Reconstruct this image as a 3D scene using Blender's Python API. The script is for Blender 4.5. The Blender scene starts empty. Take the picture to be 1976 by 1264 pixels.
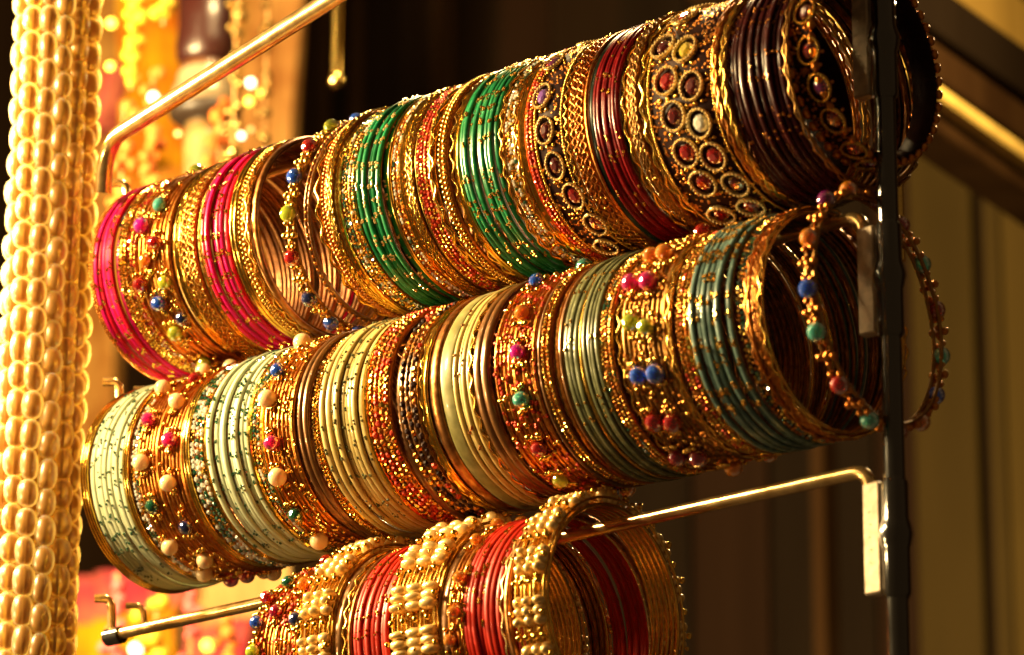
import bpy, math, random
import numpy as np
from mathutils import Matrix, Vector

rnd = random.Random(7)
nrs = np.random.RandomState(11)
S = bpy.context.scene
COL = S.collection

# ------------------------------------------------------------------ camera
F_PX, PITCH, YAW, ROLL = 7447.02, 0.303561, -0.741666, 0.004987
CAM = np.array([0.866755, -0.786267, 0.988380])
_fw = np.array([math.sin(YAW)*math.cos(PITCH), math.cos(YAW)*math.cos(PITCH), math.sin(PITCH)])
_rt = np.array([math.cos(YAW), -math.sin(YAW), 0.0])
_up = np.cross(_rt, _fw)
_rt, _up = math.cos(ROLL)*_rt + math.sin(ROLL)*_up, -math.sin(ROLL)*_rt + math.cos(ROLL)*_up
cd = bpy.data.cameras.new('camera'); cam = bpy.data.objects.new('camera', cd); COL.objects.link(cam)
cd.sensor_width = 36.0; cd.lens = F_PX/1976*36.0
cd.clip_start = 0.05; cd.clip_end = 50
cam.matrix_world = Matrix(((_rt[0], _up[0], -_fw[0], CAM[0]), (_rt[1], _up[1], -_fw[1], CAM[1]),
                           (_rt[2], _up[2], -_fw[2], CAM[2]), (0, 0, 0, 1)))
cd.dof.use_dof = True; cd.dof.focus_distance = 1.115; cd.dof.aperture_fstop = 16.0
S.camera = cam

# ------------------------------------------------------------------ light
W = bpy.data.worlds.new("World"); S.world = W; W.use_nodes = True
W.node_tree.nodes['Background'].inputs[0].default_value = (1.0, 0.58, 0.24, 1)
W.node_tree.nodes['Background'].inputs[1].default_value = 0.085
S.view_settings.view_transform = 'Standard'; S.view_settings.look = 'None'
S.view_settings.exposure = 0.0; S.view_settings.gamma = 1.0
WARM = (1.0, 0.70, 0.31)
def lamp(name, loc, watts, size=0.02, color=WARM):
    l = bpy.data.lights.new(name, 'POINT'); l.energy = watts; l.shadow_soft_size = size; l.color = color
    o = bpy.data.objects.new(name, l); COL.objects.link(o); o.location = loc
    return o
lamp('stall_or_added_bulb', (-0.17, -0.34, 1.52), 36.0, 0.045)
lamp('stall_or_added_bulb', (-0.33, -0.14, 1.46), 72.0, 0.028)
lamp('stall_or_added_bulb', (-0.28, -0.38, 1.24), 7.0, 0.018)
lamp('stall_or_added_bulb', (-0.20, -0.40, 1.88), 3.5, 0.018)  # weak lamp added high up for more glints
lamp('stall_or_added_bulb', (-0.12, 0.22, 1.80), 11.0, 0.03)  # added backlight, unseen: rims the bead strands and brightens the cloths
lamp('stall_or_added_bulb', (0.09, 0.47, 1.63), 4.5, 0.012)  # added lamp, unseen, close to the right rails to brighten their strip

# ------------------------------------------------------------------ helpers
def proj(P):
    d = np.asarray(P, float) - CAM
    w = d @ _fw
    return np.stack([988 + F_PX*(d @ _rt)/w, 632 - F_PX*(d @ _up)/w], -1)
def ray(x, y): return _fw + (x-988)/F_PX*_rt - (y-632)/F_PX*_up
def at(x, y, d): return CAM + ray(x, y)*d
def at_y(x, y, Y): r = ray(x, y); return CAM + r*((Y-CAM[1])/r[1])
def at_z(x, y, Z): r = ray(x, y); return CAM + r*((Z-CAM[2])/r[2])

def frame(th):                       # columns: axis of the bangle, tangent, outward normal
    s, c = np.sin(th), np.cos(th)
    z = np.zeros_like(s); o = np.ones_like(s)
    return np.stack([np.stack([o, z, z], -1), np.stack([z, -c, -s], -1), np.stack([z, -s, c], -1)], -1)
def rpt(x, r, th):
    th = np.asarray(th, float)
    return np.stack([np.broadcast_to(x, th.shape), -r*np.sin(th), r*np.cos(th)], -1)

def ico(sub):
    t = (1+5**.5)/2
    v = [(-1,t,0),(1,t,0),(-1,-t,0),(1,-t,0),(0,-1,t),(0,1,t),(0,-1,-t),(0,1,-t),(t,0,-1),(t,0,1),(-t,0,-1),(-t,0,1)]
    v = [np.array(p)/np.linalg.norm(p) for p in v]
    f = [(0,11,5),(0,5,1),(0,1,7),(0,7,10),(0,10,11),(1,5,9),(5,11,4),(11,10,2),(10,7,6),(7,1,8),
         (3,9,4),(3,4,2),(3,2,6),(3,6,8),(3,8,9),(4,9,5),(2,4,11),(6,2,10),(8,6,7),(9,8,1)]
    for _ in range(sub):
        mid = {}; nf = []
        def m(a, b):
            k = (min(a, b), max(a, b))
            if k not in mid:
                p = v[a]+v[b]; v.append(p/np.linalg.norm(p)); mid[k] = len(v)-1
            return mid[k]
        for a, b, c in f:
            ab, bc, ca = m(a, b), m(b, c), m(c, a)
            nf += [(a, ab, ca), (b, bc, ab), (c, ca, bc), (ab, bc, ca)]
        f = nf
    return np.array(v), np.array(f)
ICO = [ico(i) for i in range(4)]

def gem_tmpl(n=8):                   # brilliant-cut dome: girdle, crown, table
    V = []; F = []
    for r, z, off in ((1.0, -.15, 0), (1.0, .18, .5), (.80, .50, 0), (.45, .68, .5)):
        for k in range(n):
            a = 2*math.pi*(k+off)/n
            V.append((r*math.cos(a), r*math.sin(a), z))
    for L in range(3):
        for k in range(n):
            a, b = L*n+k, L*n+(k+1) % n
            c, d = a+n, b+n
            if L % 2 == 0: F += [(a, b, c), (b, d, c)]
            else: F += [(a, b, d), (a, d, c)]
    for k in range(1, n-1): F.append((3*n, 3*n+k, 3*n+k+1))
    return np.array(V), np.array(F)
GEM = gem_tmpl()
STONE = (np.array([(math.cos(k*math.pi/3)*r, math.sin(k*math.pi/3)*r, z) for r, z in ((1, -.3), (1, .1), (.5, .6)) for k in range(6)]),
         np.array([t for L in (0, 6) for k in range(6) for t in ((L+k, L+(k+1) % 6, L+6+k), (L+(k+1) % 6, L+6+(k+1) % 6, L+6+k))]
                  + [(12, 12+k, 13+k) for k in range(1, 5)]))

class Geo:
    def __init__(self): self.V = []; self.F = []; self.S = []; self.n = 0
    def add(self, V, F, smooth=True):
        V = np.asarray(V, float).reshape(-1, 3); F = np.asarray(F, int).reshape(-1, 3)
        self.V.append(V); self.F.append(F+self.n); self.S.append(np.full(len(F), smooth)); self.n += len(V)
        return self
    def scatter(self, tm, pos, scale, rot=None, smooth=True):
        tv, tf = tm; pos = np.asarray(pos, float).reshape(-1, 3); k = len(pos)
        if k == 0: return self
        sc = np.asarray(scale, float)
        if sc.ndim == 0: sc = np.full((k, 3), float(sc))
        elif sc.ndim == 1 and len(sc) == k and k != 3: sc = np.repeat(sc[:, None], 3, 1)
        elif sc.ndim == 1: sc = np.repeat(sc[None, :], k, 0)
        v = tv[None]*sc[:, None, :]
        if rot is not None: v = np.einsum('kij,knj->kni', np.broadcast_to(rot, (k, 3, 3)), v)
        v = v + pos[:, None, :]
        f = tf[None] + (np.arange(k)*len(tv))[:, None, None]
        return self.add(v, f, smooth)
    def ring(self, R, prof, n=112, dx=None, dr=None, smooth=True):
        """closed profile [(axial, radial)] swept round the bangle"""
        th = np.linspace(0, 2*np.pi, n, endpoint=False)
        ax = np.zeros(n) if dx is None else dx(th); rr = np.zeros(n) if dr is None else dr(th)
        m = len(prof); V = np.zeros((n, m, 3))
        for j, (a, r) in enumerate(prof): V[:, j] = rpt(a+ax, R+r+rr, th)
        return self.add(V, grid_tris(n, m, True, True), smooth)
    def tube(self, pts, r, n=14, smooth=True):
        P = np.asarray(pts, float); T = np.gradient(P, axis=0); T /= np.linalg.norm(T, axis=1)[:, None]
        u = np.cross(T[0], (0.31, 0.2, 0.9)); u /= np.linalg.norm(u); V = []
        rr = np.broadcast_to(r, (len(P),))
        for p, t, q in zip(P, T, rr):
            u = u - t*(u @ t); u /= np.linalg.norm(u); w = np.cross(t, u)
            a = np.linspace(0, 2*np.pi, n, endpoint=False)
            V.append(p + q*(np.cos(a)[:, None]*u + np.sin(a)[:, None]*w))
        self.add(V, grid_tris(len(P), n, False, True), smooth)
        b = self.n
        self.add([P[0]]+list(V[0]), [(0, 1+(k+1) % n, 1+k) for k in range(n)], False)
        self.add([P[-1]]+list(V[-1]), [(0, 1+k, 1+(k+1) % n) for k in range(n)], False)
        return self
    def box(self, lo, hi, M=None, bev=0.0):
        lo = np.array(lo, float); hi = np.array(hi, float)
        if bev <= 0:
            V = np.array([[(lo, hi)[i][0], (lo, hi)[j][1], (lo, hi)[k][2]] for i in (0, 1) for j in (0, 1) for k in (0, 1)])
            F = [(0,1,3),(0,3,2),(4,6,7),(4,7,5),(0,4,5),(0,5,1),(2,3,7),(2,7,6),(0,2,6),(0,6,4),(1,5,7),(1,7,3)]
            sm = False
        else:
            c = (lo+hi)/2; h = (hi-lo)/2; V = []; ix = {}
            for sx in (-1, 1):
                for sy in (-1, 1):
                    for sz in (-1, 1):
                        s = np.array((sx, sy, sz))
                        for ax in range(3):
                            q = h-bev; q[ax] = h[ax]; ix[(sx, sy, sz, ax)] = len(V); V.append(c+s*q)
            V = np.array(V); F = []
            for ax in range(3):
                b, d = [a for a in range(3) if a != ax]
                for s in (-1, 1):
                    q = []
                    for (p, r) in ((-1, -1), (1, -1), (1, 1), (-1, 1)):
                        k = [0, 0, 0]; k[ax] = s; k[b] = p; k[d] = r; q.append(ix[(*k, ax)])
                    F += [(q[0], q[1], q[2]), (q[0], q[2], q[3])]
                for p in (-1, 1):
                    for r in (-1, 1):
                        def kk(e):
                            k = [0, 0, 0]; k[ax] = e; k[b] = p; k[d] = r; return tuple(k)
                        A, B = kk(-1), kk(1)
                        F += [(ix[(*A, b)], ix[(*B, b)], ix[(*B, d)]), (ix[(*A, b)], ix[(*B, d)], ix[(*A, d)])]
                        
            for sx in (-1, 1):
                for sy in (-1, 1):
                    for sz in (-1, 1): F.append(tuple(ix[(sx, sy, sz, a)] for a in range(3)))
            F = np.array(F); sm = False
            tri = V[F]; nn = np.cross(tri[:, 1]-tri[:, 0], tri[:, 2]-tri[:, 0])
            flip = np.einsum('ij,ij->i', nn, tri.mean(1)-c) < 0
            F[flip] = F[flip][:, ::-1]
        if M is not None: V = V @ np.asarray(M)[:3, :3].T + np.asarray(M)[:3, 3]
        return self.add(V, F, sm)
    def lathe(self, prof, n=40, smooth=True):
        a = np.linspace(0, 2*np.pi, n, endpoint=False)
        V = np.array([[(r*math.cos(t), r*math.sin(t), z) for t in a] for r, z in prof])
        return self.add(V, grid_tris(len(prof), n, False, True), smooth)
    def build(self, name, mat, parent=None, kind=None):
        o = link(name, self.mesh(name, mat), parent)
        if kind: o['kind'] = kind
        return o
    def mesh(self, name, mat):
        V = np.concatenate(self.V); F = np.concatenate(self.F); sm = np.concatenate(self.S)
        me = bpy.data.meshes.new(name)
        me.vertices.add(len(V)); me.vertices.foreach_set('co', V.astype(np.float32).ravel())
        me.loops.add(len(F)*3); me.loops.foreach_set('vertex_index', F.astype(np.int32).ravel())
        me.polygons.add(len(F)); me.polygons.foreach_set('loop_start', (np.arange(len(F))*3).astype(np.int32))
        me.polygons.foreach_set('use_smooth', sm)
        me.update(calc_edges=True); me.validate()
        if mat: me.materials.append(mat)
        return me
def grid_tris(n, m, cn, cm):
    i = np.arange(n if cn else n-1)[:, None]; j = np.arange(m if cm else m-1)[None, :]
    a = i*m+j; b = ((i+1) % n)*m+j; c = ((i+1) % n)*m+(j+1) % m; d = i*m+(j+1) % m
    return np.concatenate([np.stack([a, d, c], -1).reshape(-1, 3), np.stack([a, c, b], -1).reshape(-1, 3)])
def link(name, me, parent=None):
    o = bpy.data.objects.new(name, me); COL.objects.link(o)
    if parent is not None: o.parent = parent
    return o
LABELS = {}
def tag(o, label, cat, group=None):
    o['label'] = label; o['category'] = cat
    if group: o['group'] = group
    LABELS.setdefault(label, []).append(o.name)
    return o
def thing(name, label, cat, loc=(0, 0, 0), group=None):
    o = link(name, None); o.location = loc; o.empty_display_size = .01
    return tag(o, label, cat, group)

# ------------------------------------------------------------------ materials
MATS = {}
def mat(name, base, metal=0., rough=.3, coat=0., trans=0., sss=0., var=.25, bump=.0, scale=900., emit=None, spec=.5, base2=None, ior=1.5):
    if name in MATS: return MATS[name]
    m = bpy.data.materials.new(name); m.use_nodes = True; nt = m.node_tree
    b = nt.nodes['Principled BSDF']; I = b.inputs
    I['Metallic'].default_value = metal; I['Coat Weight'].default_value = coat; I['Coat Roughness'].default_value = .06
    I['Transmission Weight'].default_value = trans; I['IOR'].default_value = ior; I['Specular IOR Level'].default_value = spec
    if sss: I['Subsurface Weight'].default_value = sss; I['Subsurface Radius'].default_value = (1, .55, .25); I['Subsurface Scale'].default_value = .004
    tc = nt.nodes.new('ShaderNodeTexCoord'); nz = nt.nodes.new('ShaderNodeTexNoise')
    nz.inputs['Scale'].default_value = scale; nz.inputs['Detail'].default_value = 4
    oi = nt.nodes.new('ShaderNodeObjectInfo'); ad = nt.nodes.new('ShaderNodeVectorMath'); ad.operation = 'ADD'
    nt.links.new(tc.outputs['Object'], ad.inputs[0]); nt.links.new(oi.outputs['Random'], ad.inputs[1])
    nt.links.new(ad.outputs[0], nz.inputs['Vector'])
    rp = nt.nodes.new('ShaderNodeValToRGB'); nt.links.new(nz.outputs['Fac'], rp.inputs[0])
    c2 = base2 or tuple(c*(1-var) for c in base)
    rp.color_ramp.elements[0].position = .35; rp.color_ramp.elements[0].color = (*c2, 1)
    rp.color_ramp.elements[1].position = .65; rp.color_ramp.elements[1].color = (*base, 1)
    nt.links.new(rp.outputs[0], I['Base Color'])
    mr = nt.nodes.new('ShaderNodeMapRange'); mr.inputs['To Min'].default_value = rough*.75; mr.inputs['To Max'].default_value = min(1, rough*1.3)
    nt.links.new(nz.outputs['Fac'], mr.inputs['Value']); nt.links.new(mr.outputs[0], I['Roughness'])
    if bump:
        bp = nt.nodes.new('ShaderNodeBump'); bp.inputs['Strength'].default_value = bump; bp.inputs['Distance'].default_value = .0004
        nt.links.new(nz.outputs['Fac'], bp.inputs['Height']); nt.links.new(bp.outputs[0], I['Normal'])
    if emit:
        I['Emission Color'].default_value = (*emit[0], 1); I['Emission Strength'].default_value = emit[1]
    MATS[name] = m
    return m
GOLD = mat('gold', (.86, .50, .095), 1, .24, bump=.15)
YGOLD = mat('yellow_gold', (.93, .57, .10), 1, .15, bump=.1)
RGOLD = mat('rust_gold', (.64, .27, .05), 1, .3, bump=.25, base2=(.42, .12, .02))
COPPER = mat('copper', (.50, .22, .07), 1, .32, bump=.3, scale=500, base2=(.30, .11, .03))
BROWNBAND = mat('brown_band', (.20, .085, .022), .55, .3, coat=.4, bump=.2, scale=400)
PALEGOLD = mat('pale_gold', (.95, .70, .30), .7, .25)
DARKGOLD = mat('dark_gold', (.40, .20, .05), 1, .35, bump=.2)
DOTM = {}
def enamel(name, c, c2=None, rough=.34): return mat(name, c, 0, .26 if max(c) < .2 else rough, coat=.10 if c[1] > .05 else .03, spec=.16 if c[1] > .05 else .09, base2=c2, scale=260, bump=.05)
MAGENTA = enamel('magenta_enamel', (.52, .006, .15), (.42, .005, .09))
GREEN = enamel('green_enamel', (.012, .17, .065), (.006, .10, .03))
CREAM = enamel('cream_enamel', (.49, .53, .36), (.40, .45, .30))
TAN = enamel('tan_enamel', (.48, .36, .13), (.34, .26, .09))
OLIVE = enamel('olive_enamel', (.24, .22, .085), (.15, .14, .05))
OLIVED = enamel('dark_olive_enamel', (.13, .14, .07), (.08, .085, .04))
TEAL = enamel('teal_enamel', (.11, .18, .165), (.06, .11, .105))
ROSE = enamel('rose_enamel', (.46, .006, .03), (.36, .004, .02))
MAROON = enamel('maroon_enamel', (.15, .003, .005), (.08, .002, .003))
DMAROON = enamel('dark_maroon_enamel', (.032, .004, .004), (.016, .003, .003))
BLACKG = enamel('black_green_enamel', (.012, .022, .014), (.006, .012, .008))
RED = enamel('red_enamel', (.36, .012, .003), (.24, .007, .002), .42)
REDBAND = mat('red_foil', (.55, .05, .012), .5, .3, bump=.3, scale=700, base2=(.34, .02, .006))
DARKBAND = mat('dark_band', (.022, .006, .004), 0, .5, spec=.08, bump=.3, scale=900)
def gemm(name, c, tr=.55): return mat(name, tuple(min(1, q*1.2) for q in c), .1, .06, coat=1., trans=tr, var=.3, scale=300, spec=.8, ior=1.6)
G = dict(teal=gemm('teal_gem', (.10, .60, .52)), magenta=gemm('magenta_gem', (.92, .01, .55)), red=gemm('red_gem', (.48, .008, .010)),
         orange=gemm('orange_gem', (1, .27, .015)), lime=gemm('lime_gem', (.60, .72, .05)), blue=gemm('blue_gem', (.02, .13, .95)),
         navy=gemm('navy_gem', (.015, .03, .16)), pink=gemm('pink_gem', (.92, .015, .26)), green=gemm('green_gem', (.01, .14, .07)),
         purple=gemm('purple_gem', (.22, .01, .16)), crimson=gemm('crimson_gem', (.42, .006, .05)), ruby=gemm('ruby_gem', (.13, .004, .004)),
         white=gemm('clear_gem', (.85, .84, .75), .3), yellow=gemm('yellow_gem', (.75, .55, .05)), violet=gemm('violet_gem', (.30, .12, .55)))
PEARL = mat('pearl', (.86, .64, .36), 0, .16, coat=.7, sss=.3, var=.12, scale=200)
PEACH = mat('peach_stone', (.80, .42, .13), 0, .25, coat=.7, sss=.2, scale=300, base2=(.62, .25, .05))
CREAMSTONE = mat('cream_stone', (.82, .58, .24), .3, .22, coat=.6, scale=420, bump=.3, base2=(.72, .46, .15))

# ------------------------------------------------------------------ the rows along their rods
ROWZ = {1: 1.3+.0672, 2: 1.3, 3: 1.3-.0672}
ROWNAME = {1: 'top row', 2: 'middle row', 3: 'bottom row'}
R0 = .0320                                  # nominal outer radius
TH = np.linspace(0, 2*np.pi, 120, endpoint=False)
RODZ = {1: ROWZ[1]+R0-.0046, 2: ROWZ[2]+R0-.0046, 3: ROWZ[3]+R0-.0082}
def ring_left(row, s, R=R0):
    return proj(rpt(s, R, TH)+np.array([0, 0, ROWZ[row]]))[:, 0].min()
_S = np.linspace(-.05, .36, 240)
_L = {r: np.array([ring_left(r, s) for s in _S]) for r in ROWZ}
def along(row, px, R=R0, dz=0.):
    if R == R0 and dz == 0: return float(np.interp(px, _L[row], _S))
    L = [proj(rpt(s, R, TH)+np.array([0, 0, ROWZ[row]+dz]))[:, 0].min() for s in _S[::3]]
    return float(np.interp(px, L, _S[::3]))
def theta_at(row, s, y, R=R0, M=None):
    th = np.radians(np.arange(14, 200, .5)); P = rpt(0., R, th)
    if M is not None: P = P @ M.T
    P = P+np.array([s, 0, ROWZ[row]])
    return float(th[np.argmin(np.abs(proj(P)[:, 1]-y))])
def locate(row, x, y, s0, R=R0):            # where on the row's near side a mark sits: (s, theta)
    s = s0
    for _ in range(12):
        th = theta_at(row, s, y, R)
        px = proj(rpt(s, R, th)+np.array([0, 0, ROWZ[row]]))[0]
        s += (x-px)/5400.
    return s, theta_at(row, s, y, R)

LINING = mat('shaded_copper_lining', (.30, .115, .028), .8, .36, bump=.3, scale=500, base2=(.14, .05, .012))
def lining(o, R, w):                      # inner faces: copper wires, coloured darker to imitate shade inside the bangle
    g = Geo(); k = max(1, int(round(w/.0019))); p = w/k
    for i in range(k):
        x = (i-(k-1)/2)*p
        g.ring(R, [(a+x, b) for a, b in ((-p*.44, .0001), (0, -.00045), (p*.44, .0001), (0, .0003))], 96)
    g.build('lining', LINING, o)
def bang_prof(w, t, n=8):                  # soft-edged band, outer face at radial 0
    h = w/2; e = min(t*.45, h*.45)
    return [(-h+e, 0), (0, t*.08), (h-e, 0), (h, -e), (h, -t+e), (h-e, -t), (-h+e, -t), (-h, -t+e), (-h, -e)]
def round_prof(ra, rr, n=8):
    return [(ra*math.cos(2*math.pi*k/n), -rr+rr*math.sin(2*math.pi*k/n)) for k in range(n)]
def hoops(g, R, w, t, n=112, pitch=.0017, gap=.00035):
    k = max(1, int(round(w/pitch))); p = w/k
    for i in range(k):
        x = (i-(k-1)/2)*p; d = rnd.uniform(-.00012, .00012)
        g.ring(R+d, [(a+x, b) for a, b in bang_prof(p-gap if k > 1 else p, t)], n)
    return g
def jig(o, s, row, dy=None, tilt=1.0, dz=0.):
    """hang it on its rod with a little play"""
    o.location = (s, rnd.gauss(0, .0005) if dy is None else dy, ROWZ[row]+dz+rnd.gauss(0, .00022)-(.0026 if row == 3 else 0))
    o.rotation_euler = (0, math.radians(rnd.gauss(0, .5*tilt)), math.radians(rnd.gauss(0, .5*tilt)))
    return o
def ORD(i, n):
    if n == 1: return ''
    if i == 0: return 'leftmost'
    if i == n-1: return 'rightmost'
    w = ['', 'second', 'third', 'fourth', 'fifth', 'sixth', 'seventh', 'eighth', 'ninth']
    return w[i] + ' from left'
NUM = {2: 'two', 3: 'three', 4: 'four', 5: 'five', 6: 'six', 7: 'seven', 8: 'eight', 9: 'nine', 10: 'ten'}

def flecks(th, w, fm, R, k=5, r=.00046):
    g = Geo(); P = []
    for t in th:
        for j in range(k):
            P.append(rpt(rnd.uniform(-.32, .32)*w, R+.00006, t+rnd.gauss(0, .022)))
    A = np.array(P); t = np.arctan2(-A[:, 1], A[:, 2])
    g.scatter(ICO[0], A, nrs.uniform(.6, 1.2, len(A))*r, frame(t), False)
    return g
def plain_stack(row, x0, x1, n, m, desc, group, fleck=None, R=R0, fl_th=None, fk=4, alt_m=None):
    s0, s1 = along(row, x0), along(row, x1); p = (s1-s0)/n
    w = p*.97
    fl_th = [a for b in (fl_th or []) for a in (b, b+.17)] or [i*.42+rnd.uniform(-.08, .08) for i in range(15)]
    flat = [(-w*.49, -.0009), (-w*.49, -.00028), (-w*.36, -.00006), (0, .00002), (w*.36, -.00006), (w*.49, -.00028), (w*.49, -.0009), (0, -.0011)]
    base = Geo().ring(R, flat, 128, dx=lambda t: w*.04*np.sin(7*t+1)).mesh('thin_bangle', m)
    alt = base.copy() if alt_m else base
    if alt_m: alt.materials.clear(); alt.materials.append(alt_m)
    lin = Geo().ring(R-.0012, [(-w*.44, .0001), (0, .00016), (w*.44, .0001), (w*.42, -.0003), (-w*.42, -.0003)], 96).mesh('lining', LINING) if row < 3 else None
    for i in range(n):
        o = link('thin_bangle', alt if alt_m and i % 2 else base)
        jig(o, s0+p*(i+.5), row)
        if lin: link('lining', lin, o)
        lab = f'{ORD(i, n)} of {NUM[n]} {desc}' if n > 1 else desc
        tag(o, lab, 'bangle', group)
        if fleck and rnd.random() < .9:
            flecks([t+rnd.gauss(0, .015) for t in fl_th if rnd.random() < .75], w, fleck, R, fk).build('flecks', fleck, o, 'stuff')

def smooth_ring(row, x0, x1, m, lab, R=R0, name='plain_bangle', grp=None, prof='band', n=128):
    """metal bangle: a few fine hoops side by side; the gold ones are cut with small facets"""
    s0, s1 = along(row, x0), along(row, x1); w = s1-s0
    g = Geo(); plain = m in (BROWNBAND, COPPER)
    if plain: hoops(g, R-.0002, w*.97, .0011, n, pitch=.0026, gap=.0002)
    else:
        k = max(1, int(round(w/.0013))); p = w/k
        for i in range(k):
            x = (i-(k-1)/2)*p; cut = rnd.random() < .5; N = 168 if cut else 120
            j = nrs.uniform(-.00016, .0001, N) if cut else nrs.uniform(-.00003, .00003, N)
            g.ring(R, [(a+x, b) for a, b in round_prof(p*.46, min(p*.5, .0008), 7)], N, dr=lambda t, j=j: j, dx=lambda t, j=j: .6*j[::-1], smooth=not cut)
    o = g.build(name, m); jig(o, (s0+s1)/2, row); lining(o, R-.00165, w); return tag(o, lab, 'bangle', grp)
def wavy_ring(row, x0, x1, m, lab, waves=34, R=R0, wires=1, beads=None):
    s0, s1 = along(row, x0), along(row, x1); w = s1-s0
    rr = min(.00055, w*.2); am = max(w/2-rr, w*.2); n = waves*10
    ph = rnd.uniform(0, 6.28)
    g = Geo()
    g.ring(R, round_prof(rr, rr, 6), n, dx=lambda t: am*np.sin(waves*t+ph))
    if wires > 1: g.ring(R, round_prof(rr, rr, 6), n, dx=lambda t: -am*np.sin(waves*t+ph), dr=lambda t: .0002*np.cos(waves*t))
    g.ring(R-.0010, round_prof(w*.22, .0006, 6), 96)
    o = g.build('wavy_bangle', m); jig(o, (s0+s1)/2, row); tag(o, lab, 'bangle')
    if beads:
        k = waves; t = np.arange(k)*2*np.pi/k
        Geo().scatter(ICO[1], rpt(0, R+.0001, t), .0005, frame(t)).build('bead_trim', beads, o, 'stuff')
    return o
def beaded_ring(row, x0, x1, m, lab, bm=None, R=R0, k=150, cols=2):
    s0, s1 = along(row, x0), along(row, x1); w = s1-s0
    o = Geo().ring(R-.0006, bang_prof(w*.9, .0011), 112).build('beaded_bangle', m)
    jig(o, (s0+s1)/2, row); tag(o, lab, 'bangle')
    lining(o, R-.0019, w)
    r = min(w/cols*.5, .00075); g = Geo(); k = int(2*np.pi*R/(2.1*r))
    for c in range(cols):
        t = (np.arange(k)+(c % 2)*.5)*2*np.pi/k
        g.scatter(ICO[1], rpt((c-(cols-1)/2)*2*r, R-.0002, t), nrs.uniform(.8, 1.08, k)*r, frame(t))
    g.build('bead_trim', bm or m, o, 'stuff')
    return o
def glitter_ring(row, x0, x1, m, stones, lab, R=R0, dens=1.0, rim=None, size=None):
    """band crusted with small cut stones of several colours"""
    s0, s1 = along(row, x0), along(row, x1); w = s1-s0
    o = hoops(Geo(), R-.0007, w*.94, .0011).build('glitter_bangle', m)
    jig(o, (s0+s1)/2, row); tag(o, lab, 'bangle')
    lining(o, R-.0020, w)
    r = size or .00062; rows = max(1, int(w*.94/(2.0*r))); k = int(2*np.pi*R/(2.0*r)*dens)
    P = []; T = []
    for c in range(rows):
        t = (np.arange(k)+(c % 2)*.5+nrs.uniform(-.18, .18, k))*2*np.pi/k
        P.append(rpt((c-(rows-1)/2)*w*.94/rows, R-.00055, t)); T.append(t)
    P = np.concatenate(P); T = np.concatenate(T); kk = len(T)
    # colour comes in short runs round the bangle
    run = (np.floor(T*9/1.0).astype(int)*7919 + np.arange(kk)//max(1, k)*13)
    pick = np.array([random.Random(int(q)+len(lab)*31).random() for q in run])*.6 + nrs.uniform(0, .4, kk)
    edges = np.linspace(0, 1, len(stones)+1)
    Fm = frame(T)
    tl = nrs.normal(0, .22, (kk, 2)); Rx = np.zeros((kk, 3, 3))
    Rx[:, 0, 0] = np.cos(tl[:, 0]); Rx[:, 0, 2] = np.sin(tl[:, 0]); Rx[:, 1, 1] = 1; Rx[:, 2, 0] = -np.sin(tl[:, 0]); Rx[:, 2, 2] = np.cos(tl[:, 0])
    Fm = Fm @ Rx
    for i, sm in enumerate(stones):
        q = (pick >= edges[i]) & (pick < edges[i+1])
        if q.sum() == 0: continue
        Geo().scatter(STONE, P[q], nrs.uniform(.75, 1.15, int(q.sum()))*r, Fm[q], False).build('cut_stones', sm, o, 'stuff')
    if rim:
        g = Geo()
        for e in (-1, 1): g.ring(R-.0001, [(a+e*w*.46, b) for a, b in round_prof(.00035, .0004, 6)], 128)
        g.build('rim_wire', rim, o)
    return o
def filigree_ring(row, x0, x1, m, wire, lab, R=R0, dots=None, waves=40):
    s0, s1 = along(row, x0), along(row, x1); w = s1-s0
    o = hoops(Geo(), R-.0006, w*.94, .0010).build('filigree_bangle', m)
    jig(o, (s0+s1)/2, row); tag(o, lab, 'bangle')
    lining(o, R-.0019, w)
    g = Geo(); k = max(2, int(w/.0022))
    for c in range(k):
        x = (c-(k-1)/2)*w*.9/k; am = w*.36/k*1.1; ph = c*1.3
        g.ring(R, [(a+x, b) for a, b in round_prof(.00028, .0003, 5)], waves*8, dx=lambda t, am=am, ph=ph: am*np.sin(waves*t+ph))
        g.ring(R, [(a+x, b) for a, b in round_prof(.00028, .0003, 5)], waves*8, dx=lambda t, am=am, ph=ph: -am*np.sin(waves*t+ph))
    g.build('wirework', wire, o)
    q = Geo(); n = waves*k
    t = nrs.uniform(0, 2*np.pi, n); q.scatter(ICO[1], rpt(nrs.uniform(-.44, .44, n)*w, R, t), nrs.uniform(.00025, .0005, n), frame(t))
    q.build('bead_trim', dots or wire, o, 'stuff')
    return o

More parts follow.
